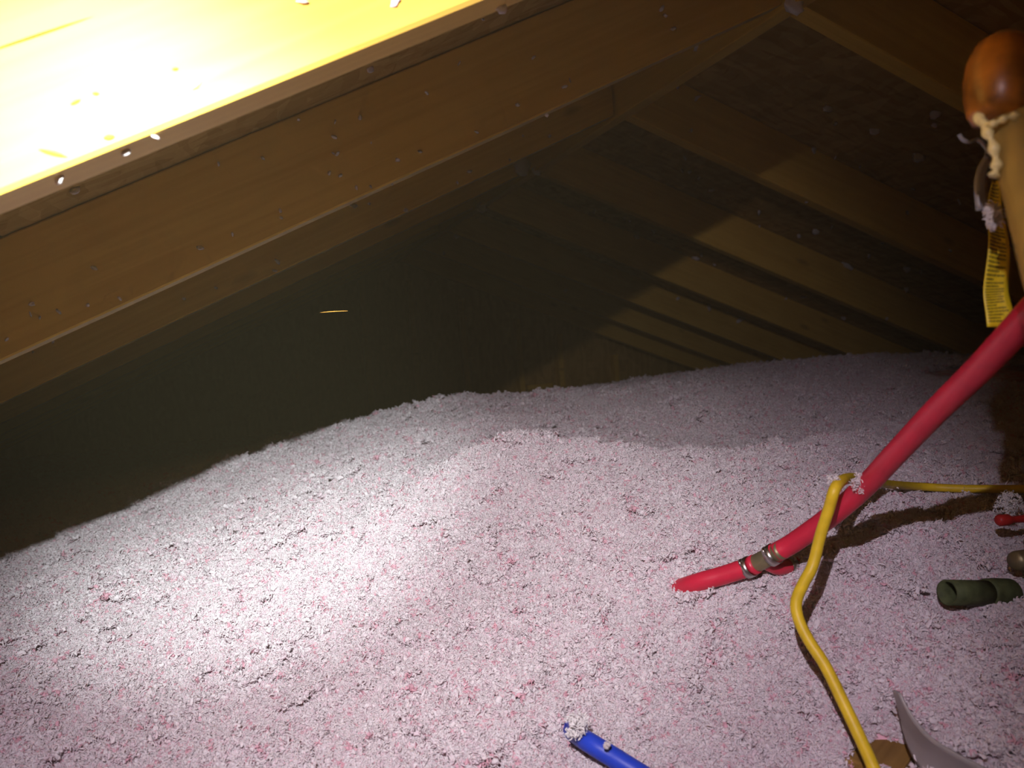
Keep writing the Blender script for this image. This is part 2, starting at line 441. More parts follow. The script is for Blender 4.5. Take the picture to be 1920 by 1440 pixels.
flecks = [(493,297,9),(330,187,7),(330,175,6),(410,308,7),(627,258,9),(632,290,8),(638,330,9),(617,325,7),(660,385,7),(692,382,6),(668,352,5),
 (525,395,7),(527,408,6),(375,465,9),(177,503,8),(60,570,10),(58,590,7),(110,584,7),(165,572,7),(75,595,6),(62,660,6),(14,636,6),(345,560,6),(520,490,8),
 (405,540,6),(515,508,6),(665,386,8),(760,394,9),(788,285,7),(893,248,7),(800,175,6),(1058,163,8),(1068,150,6),(970,197,6),(970,196,5),(1025,213,6),(1030,255,6),
 (675,220,6),(696,268,5),(628,230,6),(860,120,6),(1240,18,10),(1247,30,8),(1000,108,6),(880,322,6),(955,300,5),(857,343,5),(735,345,6),(695,350,5),(625,288,6),
 (1555,200,14),(1567,230,9),(1640,242,15),(1755,210,16),(1752,233,8),(1722,290,17),(1305,185,9),(1296,245,7),(1335,355,11),(1280,318,7),(1293,320,7),(1311,332,6),
 (1285,295,6),(1424,396,9),(1530,432,14),(1498,440,9),(1560,424,7),(1587,495,13),(1702,502,11),(1728,506,9),(1630,478,10),(1700,540,11),(1315,475,9),(1308,483,8),
 (1328,577,11),(1386,600,11),(1582,595,7),(1507,556,6),(1473,560,5),(1270,560,7),(1525,283,7),(1567,293,6),(1613,312,6),(1712,353,6),(1798,375,7),(1115,393,7),
 (1193,445,9),(1171,408,7),(1181,413,6),(1226,431,6),(1300,482,6),(1340,495,6),(1424,423,6),(1512,378,6),(1270,165,6),(857,442,6),(832,475,5),(1060,545,5),
 (905,35,6),(1260,55,6),(745,300,6),(560,225,6),(436,440,6),(225,560,6),(100,640,6),(980,255,5),(1025,215,5),(1662,598,6),(1780,470,6),(1655,455,6),(1700,400,6)]
for (u, v, px) in flecks: fleck(u, v, px, aspect=random.choice((1, 1, 1.4, 1.9)))
for (u, v, px, lab) in [
    (567, 4, 17, 'white insulation tuft on the bright rafter face near the top edge, leftmost of three'),
    (741, 4, 15, 'white insulation tuft on the bright rafter face near the top edge, middle of three'),
    (939, 12, 20, 'white insulation tuft hanging under the bright rafter, rightmost of three'),
    (371, 159, 17, 'small pale insulation tuft beside the glare on the bright rafter'),
    (235, 283, 18, 'wispy insulation tuft on the lower edge of the bright rafter below the glare'),
    (290, 253, 14, 'small insulation wisp on the bright rafter edge right of the glare'),
    (110, 333, 16, 'pale insulation tuft on the lower edge of the bright rafter at far left'),
    (139, 352, 17, 'pinkish insulation wisp on the dim underside of the bright rafter'),
    (693, 127, 14, 'insulation wisp on the rough edge under the bright rafter'),
    (976, 315, 26, 'clump of insulation caught at the ridge beside the fourth rafters'),
    (1006, 320, 13, 'small clump of insulation at the head of the fourth right rafter'),
    (903, 386, 18, 'clump of insulation at the ridge by the fifth rafters'),
    (1490, 6, 26, 'pale clump of insulation at the top of the stamped right rafter'),
    (1308, 88, 10, 'insulation speck on the pale ridge board')]:
    fleck(u, v, px, 'insulation_tuft', lab, 'insulation tufts caught on the roof timbers', 1.25)
# thin dark scratches and splinter on the bright rafter face, and the glowing fibre
def chip(u, v, length, width, rot, label, mat):
    loc, nrm, ob = cast(u, v)
    if loc is None: return
    bm = bmesh.new(); bmesh.ops.create_icosphere(bm, subdivisions=2, radius=.5)
    for q in bm.verts: q.co = Vector((q.co.x * length * (1 + .2 * math.sin(q.co.y * 9)), q.co.y * .002, q.co.z * width))
    me = bpy.data.meshes.new('wood_chip'); bm.to_mesh(me); bm.free()
    o = link('wood_chip', me, mat); o.location = loc - Vector((0, .0005, 0)); o.rotation_euler = (0, rot, 0)
    tag(o, label, 'wood chip', 'wood chips on the bright rafter')
M_CHIP = plain('dark_wood_chip', (.35, .18, .03), .8, .1)
chip(100, 288, .012, .0022, .3, 'longest dark wood splinter on the glaring rafter, low in the glare', M_CHIP)
chip(142, 192, .005, .0016, -.5, 'short dark wood chip in the middle of the glare', M_CHIP)
chip(180, 176, .003, .0016, 0, 'tiny dark speck right of the middle of the glare', M_CHIP)
chip(205, 258, .005, .0028, -.2, 'brown wood chip in the lower right of the glare', M_CHIP)
chip(329, 130, .003, .0016, -.2, 'dark wood speck right of the glare', M_CHIP)
chip(66, 68, .052, .0012, -.38, 'long thin brown crack-like sliver on the bright rafter above the glare', M_CHIP)
fib = tube_mesh('fibre', smooth_path([at(600, 586, .8), at(625, 584, .79), at(652, 583, .78)], 6), [.0002, .0002, .0003, .0003, .0004, .0004, .0004, .0004, .0003, .0003, .0003, .0002, .0001], 8)
tag(link('wool_fibre', fib, M_SPLINTER), 'thin glowing orange fibre drifting in the dark air', 'fibre')

# ------------------------------------------------------------------ insulation bed
CT = [(0,1440,.60),(300,1440,.60),(600,1440,.60),(960,1440,.60),(1200,1440,.605),(1400,1440,.58),(1600,1440,.56),(1920,1440,.50),
 (0,1300,.72),(400,1300,.70),(800,1280,.69),(1200,1250,.68),(1400,1200,.675),(1600,1250,.625),(1800,1250,.60),(1920,1200,.60),
 (0,1180,.92),(300,1150,.90),(600,1100,.87),(900,1080,.82),(1150,1080,.77),(1310,1098,.715),(1450,1085,.70),(1600,1080,.69),(1750,1110,.685),(1920,1090,.68),
 (400,1020,1.1),(600,960,1.12),(800,920,1.03),(1000,930,.92),(1200,960,.86),(1400,960,.83),(1550,935,.79),(1700,950,.83),(1850,965,.80),(1920,935,.82),(1800,880,1.02),
 (0,1050,1.37),(100,1010,1.46),(200,970,1.56),(300,925,1.64),(380,887,1.70),(470,860,1.91),(560,828,2.12),
 (0,945,2.2),(200,908,2.4),(400,868,2.5),
 (300,990,1.32),(500,905,1.45),(650,855,1.6),(750,830,1.58),
 (880,868,1.0),(955,832,1.04),(1090,836,1.04),(1190,866,1.0),(1320,856,1.03),(1480,850,1.04),(1600,832,1.08),
 (955,864,1.26),(1090,866,1.26),(1240,884,1.22),(1420,876,1.22),(860,885,1.2),(900,800,1.5),(1000,792,1.65),(1150,788,1.6),(1300,780,1.55),(1500,785,1.5),(1700,800,1.3),
 (700,802,1.9),(850,759,2.0),(1000,748,2.2),(1120,742,2.4),(1250,716,2.6),(1400,697,2.6),(1500,685,2.5),(1600,680,2.4),(1700,682,2.3),(1800,702,2.0),(1920,762,1.5)]
PT = np.array([list(ray(u, v) * k) for (u, v, k) in CT])
PT = np.vstack([PT, [(-1.5, 1, -.46), (-1.6, 2.5, -.5), (-1.6, 4, -.52), (-1.5, 5.3, -.5), (.2, 5.3, -.52), (1.6, 5.3, -.5), (2.6, 5.3, -.42), (2.9, 3.5, -.30),
      (2.9, 1.8, -.26), (2.9, .3, -.3), (-1.4, -.5, -.42), (.2, -.6, -.36), (1.5, -.6, -.34), (2.9, -.8, -.36), (.6, 3.6, -.42), (1.5, 3.7, -.36), (-.2, 3.2, -.44), (0.2, .2, -.33), (-.6, .5, -.36)]])
def tps_k(d2): return np.where(d2 > 1e-12, d2 * np.log(np.maximum(d2, 1e-12)), 0)
_A = PT[:, None, :2] - PT[None, :, :2]; _K = tps_k((_A ** 2).sum(-1)) + np.eye(len(PT)) * 4e-5
_P = np.column_stack([np.ones(len(PT)), PT[:, :2]]); nP = len(PT)
_S = np.zeros((nP + 3, nP + 3)); _S[:nP, :nP] = _K; _S[:nP, nP:] = _P; _S[nP:, :nP] = _P.T
_W = np.linalg.solve(_S, np.concatenate([PT[:, 2], [0, 0, 0]]))
HOLLOW = None
def bed_smooth(x, y):
    z = _W[nP] + _W[nP + 1] * x + _W[nP + 2] * y
    for i in range(nP):
        z = z + _W[i] * tps_k((x - PT[i, 0]) ** 2 + (y - PT[i, 1]) ** 2)
    if HOLLOW is not None: z = z - .05 * np.exp(-(((x - HOLLOW.x) / .027) ** 2 + ((y - HOLLOW.y) / .022) ** 2) ** 2)
    return z + CZ
def on_bed(u, v):                           # where the line of sight of (u, v) meets the smooth bed
    k = .3
    while k < 4:
        p = at(u, v, k)
        if p.z < float(bed_smooth(np.array([p.x]), np.array([p.y]))[0]): break
        k += .004
    return p
HOLLOW = on_bed(1674, 1396)
def bed(x, y, fine=True):
    z = bed_smooth(x, y)
    b = np.clip((y - .2) / 1.4, 0, 1)
    z = z + .012 * noise2(x * 9, y * 9, 1) + .012 * noise2(x * 22, y * 22, 2)
    z = z + .009 * (np.abs(noise2(x * 40, y * 40, 3)) - .25)
    if fine: z = z + .0025 * (np.abs(noise2(x * 105, y * 105, 4)) - .25) + .0018 * (np.abs(noise2(x * 230, y * 230, 5)) - .25)
    roof = ZR + DV - .02 - M * np.abs(x - XR)
    return np.minimum(z, roof)
def spaced(parts):
    out = [parts[0][0]]
    for a, b, s0, s1 in parts:
        p = a
        while p < b - 1e-6:
            t = (p - a) / (b - a); p = min(b, p + s0 + (s1 - s0) * t); out.append(p)
    return np.array(out)
xs = spaced([(-1.7, -.7, .022, .008), (-.7, -.45, .008, 0.0050), (-.45, 1.0, 0.0050, 0.0050), (1.0, 1.4, 0.0050, .008), (1.4, 2.95, .008, .022)])
ys = spaced([(-.8, .2, .04, .012), (.2, .4, .012, 0.0050), (.4, 1.35, 0.0050, 0.0050), (1.35, 2.6, 0.0050, .010), (2.6, YG - .07, .010, .03)])
X, Y = np.meshgrid(xs, ys); Z = bed(X, Y) - .004
nx, ny = len(xs), len(ys)
me = bpy.data.meshes.new('insulation_bed')
me.vertices.add(nx * ny); me.vertices.foreach_set('co', np.stack([X, Y, Z], -1).astype(np.float32).ravel())
ii = (np.arange(ny - 1)[:, None] * nx + np.arange(nx - 1)[None, :]).ravel()
quads = np.stack([ii, ii + 1, ii + nx + 1, ii + nx], -1)
nq = len(quads)
me.loops.add(nq * 4); me.loops.foreach_set('vertex_index', quads.ravel().astype(np.int32))
me.polygons.add(nq); me.polygons.foreach_set('loop_start', (np.arange(nq) * 4).astype(np.int32))
me.polygons.foreach_set('use_smooth', np.ones(nq, bool)); me.update(calc_edges=True)
bed_o = link('insulation', me, M_BASE)
tag(bed_o, 'deep bed of fluffy pinkish white loose-fill insulation covering the attic floor', 'insulation', kind='stuff')

# loose flakes lying on the bed: small mats of flakes, instanced on points, one object of stuff
SRC = bpy.data.collections.new('flake_mats')
LUMPS = [strand_tuft('l', 30 + q) for q in range(5)] + [flake_mesh('l', 50 + q) for q in range(3)]
LV = []
for me in LUMPS:
    me.calc_loop_triangles()
    v = np.empty(len(me.vertices) * 3); me.vertices.foreach_get('co', v)
    t = np.empty(len(me.loop_triangles) * 3, np.int32); me.loop_triangles.foreach_get('vertices', t)
    LV.append((v.reshape(-1, 3), t.reshape(-1, 3)))
MAT_R = .026                                 # mat radius for flakes of unit size 2.4 mm
def flake_mat(seed):
    rs = np.random.default_rng(seed); VV, TT, CC = [], [], []; base = 0
    n = 330
    rr = MAT_R * np.sqrt(rs.random(n)) ; th = rs.random(n) * 6.283
    px, py = rr * np.cos(th), rr * np.sin(th)
    clump = noise2(px * 95, py * 95, seed) ; fine = noise2(px * 210, py * 210, seed + 3)
    keep = (clump + .4 * fine > -.36) & (rs.random(n) < 1.25 - (rr / MAT_R) ** 3)
    for x, y, c in zip(px[keep], py[keep], clump[keep]):
        v, t = LV[rs.integers(len(LV))]
        q = rs.normal(size=4); q /= np.linalg.norm(q); w, a, b, d = q
        R = np.array([[1 - 2 * (b * b + d * d), 2 * (a * b - d * w), 2 * (a * d + b * w)], [2 * (a * b + d * w), 1 - 2 * (a * a + d * d), 2 * (b * d - a * w)], [2 * (a * d - b * w), 2 * (b * d + a * w), 1 - 2 * (a * a + b * b)]])
        sz = rs.uniform(.0016, .0031) * (1.4 if rs.random() < .06 else 1)
        p = (v @ R.T) * sz + np.array([x, y, .0012 + .0055 * c + rs.uniform(-.0008, .0012)])
        VV.append(p); TT.append(t + base); base += len(v)
        k = rs.random()
        col = (.86, .53, .61) if k < .07 else (.89, .79, .84) if k < .3 else (.915, .885, .905)
        CC.append(np.tile(np.array([*col, 1.0]), (len(v), 1)))
    V, T, Cc = np.vstack(VV), np.vstack(TT), np.vstack(CC)
    me = bpy.data.meshes.new('flake_mat'); me.vertices.add(len(V)); me.vertices.foreach_set('co', V.astype(np.float32).ravel())
    me.loops.add(len(T) * 3); me.loops.foreach_set('vertex_index', T.astype(np.int32).ravel())
    me.polygons.add(len(T)); me.polygons.foreach_set('loop_start', (np.arange(len(T)) * 3).astype(np.int32))
    me.polygons.foreach_set('use_smooth', np.ones(len(T), bool)); me.update(calc_edges=True)
    ca = me.color_attributes.new('tint', 'FLOAT_COLOR', 'POINT'); ca.data.foreach_set('color', Cc.astype(np.float32).ravel())
    me.materials.append(M_TUFT); return me
for q in range(6):
    SRC.objects.link(bpy.data.objects.new('flake_mat', flake_mat(70 + q)))
for me in LUMPS: bpy.data.meshes.remove(me)
def scatter(x0, x1, y0, y1, scale, seed, over=1.12, hole=(.042, .036), hy=0.0):
    rs = np.random.default_rng(seed); st = MAT_R * scale * 1.05 / over
    gx, gy = np.meshgrid(np.arange(x0, x1, st), np.arange(y0, y1, st)); x = gx.ravel(); y = gy.ravel()
    x = x + rs.uniform(-.45, .45, len(x)) * st; y = y + rs.uniform(-.45, .45, len(y)) * st
    keep = np.abs(x - .33 * y - .02) < .78 * y + .40            # only the part of the floor near the view
    keep &= (((x - HOLLOW.x) / hole[0]) ** 2 + ((y - HOLLOW.y - hy) / hole[1]) ** 2) > 1
    keep &= bed_smooth(x, y) < ZR + DV - .05 - M * np.abs(x - XR)
    x, y = x[keep], y[keep]; e = .008 * scale
    z = bed(x, y, False) + .0015
    sx = (bed(x + e, y, False) - bed(x - e, y, False)) / (2 * e); sy = (bed(x, y + e, False) - bed(x, y - e, False)) / (2 * e)
    rot = np.array([(Vector((-a, -b, 1)).to_track_quat('Z', 'Y') @ Euler((0, 0, t)).to_quaternion()).to_euler()[:] for a, b, t in zip(sx, sy, rs.uniform(0, 6.283, len(x)))])
    return np.stack([x, y, z], -1), np.full(len(x), scale) * rs.uniform(.88, 1.12, len(x)), rot
sets = [scatter(HOLLOW.x - .06, HOLLOW.x + .06, HOLLOW.y - .05, HOLLOW.y + .06, .35, 8, 1.5, (.018, .013), -.008), scatter(-.7, 1.5, .12, 1.05, 1.0, 1), scatter(-.3, .95, .45, .95, .7, 6, .85), scatter(-.9, 1.6, 1.05, 1.7, 1.35, 2), scatter(-1.2, 2.2, 1.7, 2.6, 1.9, 3), scatter(-1.4, 2.7, 2.6, 4.2, 3.0, 4)]
co = np.vstack([q[0] for q in sets]).astype(np.float32); sc_ = np.concatenate([q[1] for q in sets]).astype(np.float32); rt_ = np.vstack([q[2] for q in sets]).astype(np.float32)
pm = bpy.data.meshes.new('insulation_flakes'); pm.vertices.add(len(co)); pm.vertices.foreach_set('co', co.ravel())
at_ = pm.attributes.new('size', 'FLOAT', 'POINT'); at_.data.foreach_set('value', sc_)
ar = pm.attributes.new('turn', 'FLOAT_VECTOR', 'POINT'); ar.data.foreach_set('vector', rt_.ravel())
fo = link('insulation_flakes', pm)
tag(fo, 'small curled white glass wool flakes lying loose over the insulation bed', 'insulation flakes', kind='stuff')
ng = bpy.data.node_groups.new('flakes_on_points', 'GeometryNodeTree')
ng.interface.new_socket('Geometry', in_out='INPUT', socket_type='NodeSocketGeometry'); ng.interface.new_socket('Geometry', in_out='OUTPUT', socket_type='NodeSocketGeometry')
gi = ng.nodes.new('NodeGroupInput'); go = ng.nodes.new('NodeGroupOutput')
ci = ng.nodes.new('GeometryNodeCollectionInfo'); ci.inputs[0].default_value = SRC; ci.inputs[1].default_value = True; ci.inputs[2].default_value = True
ip = ng.nodes.new('GeometryNodeInstanceOnPoints'); ip.inputs['Pick Instance'].default_value = True
na = ng.nodes.new('GeometryNodeInputNamedAttribute'); na.data_type = 'FLOAT'; na.inputs[0].default_value = 'size'
nb = ng.nodes.new('GeometryNodeInputNamedAttribute'); nb.data_type = 'FLOAT_VECTOR'; nb.inputs[0].default_value = 'turn'
e2r = ng.nodes.new('FunctionNodeEulerToRotation')
ng.links.new(gi.outputs[0], ip.inputs['Points']); ng.links.new(ci.outputs[0], ip.inputs['Instance'])
ng.links.new(na.outputs[0], ip.inputs['Scale']); ng.links.new(nb.outputs[0], e2r.inputs[0]); ng.links.new(e2r.outputs[0], ip.inputs['Rotation'])
ng.links.new(ip.outputs[0], go.inputs[0])
fo.modifiers.new('flakes', 'NODES').node_group = ng

def tuft(u, v, k, px, label, seed, asp=(1, 1, .8), n=7):
    """A loose clump: one mesh of many curled strands resting on something."""
    c = at(u, v, k); r_ = px * k / FPX / 2; rs = np.random.default_rng(seed); bm = bmesh.new()
    shapes = [strand_tuft('t', 90 + q, .6) for q in range(3)]
    for i in range(n * 4):
        d = rs.normal(size=3); d *= rs.random() ** .4 / np.linalg.norm(d)
        sz = rs.uniform(.0013, .0024) * min(1.3, max(.6, r_ / .010))
        t = shapes[i % 3].copy()
        t.transform(Matrix.Translation(Vector(d * np.array(asp) * r_ * .85)) @ Euler(tuple(rs.uniform(0, 6, 3))).to_matrix().to_4x4() @ Matrix.Scale(sz, 4))
        bm.from_mesh(t); bpy.data.meshes.remove(t)
    for t in shapes: bpy.data.meshes.remove(t)
    me = bpy.data.meshes.new('insulation_tuft'); bm.to_mesh(me); bm.free()
    me.polygons.foreach_set('use_smooth', [True] * len(me.polygons))
    o = link('insulation_tuft', me, M_FLECK); o.location = c
    return tag(o, label, 'insulation tuft')

# ------------------------------------------------------------------ red water pipe with tee and clamps
def path_px(pts, n=8): return smooth_path([list(at(u, v, k)) for (u, v, k) in pts], n)
root = empty('water_pipe', at(1432, 1049, .68))
tag(root, 'long red plastic water pipe rising to the right with a crimped bronze tee', 'pipe')
inv = Matrix.Translation(-root.location)
def part(name, me, mat, parent=root, label=None):
    r0 = parent
    while r0.parent: r0 = r0.parent
    me.transform(Matrix.Translation(-r0.location)); o = link(name, me, mat, parent)
    if label: o['label'] = label
    return o
RR = .0082
main = path_px([(1456, 1036, .668), (1490, 1016, .66), (1560, 966, .632), (1620, 914, .605), (1680, 850, .565), (1760, 766, .515), (1840, 688, .468), (1920, 602, .425), (2010, 505, .39)], 8)
e0 = Vector(main[-1]); bz = lambda x, y: float(bed_smooth(np.array([x]), np.array([y]))[0])
ext = [e0, e0 + Vector((.055, -.005, .035)), e0 + Vector((.125, .005, .045)), e0 + Vector((.195, .03, .02)), e0 + Vector((.24, .05, -.05))]
q = ext[-1]; ext += [Vector((q.x + .02, q.y + .02, (q.z + bz(q.x, q.y)) / 2)), Vector((q.x + .03, q.y + .03, bz(q.x + .03, q.y + .03) - .04))]
main = np.vstack([main[:-1], smooth_path([list(main[-2])] + [list(v) for v in ext], 6)[6:]])
part('tube', tube_mesh('tube', main, RR, 28), M_RED)
low = path_px([(1262, 1107, .735), (1305, 1093, .708), (1355, 1079, .697), (1408, 1062, .686)], 8)
part('tube', tube_mesh('tube', low, RR, 28), M_RED)
body = path_px([(1398, 1066, .69), (1432, 1049, .678), (1466, 1031, .664)], 6)
tee = part('tee_fitting', tube_mesh('tee', body, RR * .93, 24), M_BRASS, label='dull bronze tee between the pipes')
for q in ((1409, 1061, .6855, 1418, 1057, .682), (1446, 1041, .672, 1455, 1037, .668)):
    part('collar', tube_mesh('collar', [at(*q[:3]), at(*q[3:])], RR * 1.03, 24), M_RED, tee)
brn = path_px([(1432, 1052, .683), (1460, 1064, .69), (1490, 1057, .705), (1530, 1046, .73)], 6)
part('branch_tube', tube_mesh('branch', brn, RR * .8, 20), M_RED)
def clamp(p0, p1, r_):
    p0, p1 = Vector(p0), Vector(p1); ax = (p1 - p0).normalized()
    c = part('clamp', tube_mesh('clamp', [p0, p1], r_, 32, inner=.93), M_STEEL, label='shiny steel crimp clamp')
    to_cam = (Vector((0, 0, CZ)) - p0); side = (to_cam - ax * to_cam.dot(ax)).normalized(); up = ax.cross(side)
    if up.z < 0: up = -up
    d = (side * .8 + up * .62).normalized(); mid = (p0 + p1) / 2 + d * r_
    tang = ax.cross(d).normalized()
    ear = tube_mesh('ear', smooth_path([mid - tang * .003, mid - tang * .0012 + d * .0022, mid + tang * .0012 + d * .0022, mid + tang * .003], 4), .0011, 10, flat=1)
    part('clamp_ear', ear, M_STEEL, c)
clamp(at(1398, 1066, .689), at(1409, 1061, .685), RR * 1.12)
clamp(at(1442, 1044, .673), at(1454, 1037, .669), RR * 1.12)
clamp(brn[9], brn[11], RR * .95)

# ------------------------------------------------------------------ yellow cable
def above(u, v, lift):                       # a point on the line of sight that lies `lift` above the bed
    k = .4
    while k < 3:
        p = at(u, v, k)
        if p.z - lift < float(bed_smooth(np.array([p.x]), np.array([p.y]))[0]): break
        k += .004
    return k
cab = path_px([(1960, 917, above(1960, 917, .016)), (1905, 917, above(1905, 917, .015)), (1800, 916, above(1800, 916, .015)), (1720, 912, above(1720, 912, .018)), (1665, 908, above(1665, 908, .03)), (1620, 900, .70), (1590, 897, .635), (1568, 912, .597),
               (1554, 955, .598), (1538, 1005, .602), (1524, 1060, .602), (1506, 1095, .598), (1493, 1128, .592), (1497, 1160, .586), (1516, 1200, .578), (1548, 1250, .567), (1580, 1315, .553), (1610, 1378, .54), (1638, 1440, .525), (1670, 1515, .51)], 8)
me = tube_mesh('electric_cable', cab, .0043, 18, flat=1.0)
tag(link('electric_cable', me, M_CABLE), 'yellow electric cable hanging over the red pipe and bending down', 'cable')
tuft(1563, 900, .60, 30, 'insulation tuft on the bend of the yellow cable', 3, n=8)
tuft(1612, 905, .60, 44, 'insulation clump lying on the red pipe beside the yellow cable', 5, (1, .5, 1), n=12)

# ------------------------------------------------------------------ blue pipe
bl = path_px([(1066, 1366, .645), (1098, 1388, .592), (1150, 1420, .576), (1230, 1470, .560), (1300, 1512, .545), (1400, 1570, .545), (1480, 1640, .55)], 8)
tag(link('water_pipe', tube_mesh('blue_pipe', bl, 0.0074, 26), M_BLUE), 'blue plastic water pipe emerging from the insulation at the bottom', 'pipe')
tuft(1080, 1360, .585, 58, 'fluffy white insulation tuft at the mouth of the blue pipe', 8, n=14)
tuft(1138, 1397, .565, 14, 'tiny insulation tuft on top of the blue pipe', 9, n=5)

# ------------------------------------------------------------------ green pipe stub, brass-coloured fitting, red handle
c0, c1 = at(1776, 1111, .64), at(1895, 1112, .665)
root = empty('pipe_stub', c0); tag(root, 'dull green open-ended pipe stub poking from the insulation', 'pipe')
ax = (c1 - c0)
part('tube', tube_mesh('tube', [c0, c0 + ax * .3, c0 + ax * .62], .0103, 28, inner=.84), M_GREEN, root)
part('coupling', tube_mesh('coupling', [c0 + ax * .6, c0 + ax * .63, c0 + ax * .8, c0 + ax * .97, c0 + ax * 1.0], [.0108, .0118, .0122, .0121, .0112], 28), M_GREEN, root)
part('lug', tube_mesh('lug', [c0 + ax * .9 + Vector((0, 0, -.008)), c0 + ax * .9 + Vector((0, 0, -.015))], .005, 14), M_GREEN, root)
f0, f1 = at(1902, 1052, .66), at(1990, 1040, .68)
root = empty('valve_fitting', f0); tag(root, 'olive brass fitting cut off by the right edge above the green pipe', 'fitting')
ax = f1 - f0
part('body', tube_mesh('body', [f0, f0 + ax * .06, f0 + ax * .5, f0 + ax], [.007, .0082, .0085, .0085], 24), M_BRASS, root)
part('neck', tube_mesh('neck', [f0 + ax * .35 + Vector((0, 0, .005)), f0 + ax * .35 + Vector((0, 0, .016))], .005, 18), M_BRASS, root)
part('nut', tube_mesh('nut', [f0 + ax * .3 + Vector((0, 0, -.006)), f0 + ax * .3 + Vector((0, 0, -.013))], .006, 6), M_BRASS, root)
h0 = at(1869, 976, .70); h1 = at(1990, 968, .71); ax = h1 - h0
me = tube_mesh('red_handle', [h0, h0 + ax * .02, h0 + ax * .05, h0 + ax * .17, h0 + ax * .21, h0 + ax * .26, h0 + ax * .42, h0 + ax * .5, h0 + ax], [.003, .0045, .0052, .0052, .0036, .003, .0034, .0046, .0048], 22)  # only the red handle is modelled, no valve body
tag(link('red_handle', me, M_REDCAP), 'short red plastic handle with a knobbed end at the right edge', 'handle')
tuft(1893, 945, .73, 70, 'pinkish insulation clump above the red handle', 12, (1, .7, .7), n=16)

# ------------------------------------------------------------------ exposed timber in the hollow and the grey strip
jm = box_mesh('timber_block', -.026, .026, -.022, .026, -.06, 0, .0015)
jo = link('timber_block', jm, M_SHADEWOOD); jo.location = (HOLLOW.x, HOLLOW.y + .014, HOLLOW.z - .010); jo.rotation_euler = (0, 0, .5)
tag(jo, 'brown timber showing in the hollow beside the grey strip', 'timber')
def strip_mesh():
    top = smooth_path([list(at(*p)) for p in [(1688, 1300, .535), (1700, 1325, .53), (1722, 1358, .522), (1752, 1388, .512), (1795, 1414, .50), (1850, 1442, .488), (1930, 1482, .47)]], 6)
    bot = smooth_path([list(at(*p)) for p in [(1680, 1300, .545), (1686, 1332, .545), (1694, 1372, .545), (1708, 1412, .54), (1732, 1450, .53), (1768, 1492, .52), (1830, 1550, .505)]], 6)
    V, F = [], []; n = len(top); m = 8
    for i in range(n):
        a, b = Vector(top[i]), Vector(bot[i])
        for j in range(m + 1):
            t = j / m; V.append(a.lerp(b, t) + FW * .006 * math.sin(t * math.pi))
    for i in range(n - 1):
        for j in range(m):
            q = i * (m + 1) + j; F.append((q, q + 1, q + m + 2, q + m + 1))
    return mesh_from('plastic_strip', V, F, True)
so = link('plastic_strip', strip_mesh(), M_GREY)
md = so.modifiers.new('thickness', 'SOLIDIFY'); md.thickness = .0016; md.offset = 0
tag(so, 'curved grey translucent plastic strip standing in the insulation at the bottom right', 'plastic strip')

# ------------------------------------------------------------------ tan pipe with amber cap
t0 = at(1893, 190, .365); t1 = at(1985, 560, .33); b = at(1888, 215, .364)
root = empty('capped_pipe', b); tag(root, 'blurred tan pipe with rounded amber cap and glue drips at the upper right', 'pipe')
px_ = .365 / FPX
def along(s): return t0 + (t1 - t0) * s
foot = along(1.2); foot2 = Vector((foot.x + .012, foot.y, bz(foot.x, foot.y) - .04))
tp = smooth_path([list(v) for v in (along(0), along(.3), along(.6), along(.9), foot, foot.lerp(foot2, .5) + Vector((.004, 0, 0)), foot2)], 6)
part('tube', tube_mesh('tube', tp, .0112, 32), M_TAN, root)
capc = [at(1882, 224, .364), at(1880, 205, .364), at(1879, 180, .364), at(1879, 150, .365), at(1881, 120, .366), at(1885, 95, .367), at(1889, 78, .368), at(1891, 70, .368)]
part('cap', tube_mesh('cap', capc, [.0128, .0148, .0158, .0160, .0152, .0128, .0085, .002], 36), M_AMBER, root, 'glossy rounded amber cap')
fr = FW * -.0105
gl = smooth_path([list(at(u, v, k)) for (u, v, k) in [(1832, 216, .362), (1846, 240, .356), (1858, 262, .353), (1866, 290, .352), (1868, 315, .352), (1863, 330, .352)]], 6)
part('glue_drip', tube_mesh('glue_drip', gl, [.0012 + .0007 * (1 + math.sin(i * .9)) for i in range(len(gl))], 12), M_GLUE, root, 'pale yellow glue drip')
gl2 = smooth_path([list(at(u, v, k)) for (u, v, k) in [(1838, 228, .358), (1862, 232, .352), (1885, 222, .350), (1910, 216, .351), (1940, 212, .355)]], 6)
part('glue_bead', tube_mesh('glue_bead', gl2, [.0014 + .0006 * math.sin(i * 1.3) for i in range(len(gl2))], 12), M_GLUE, root, 'pale yellow glue bead under the cap')

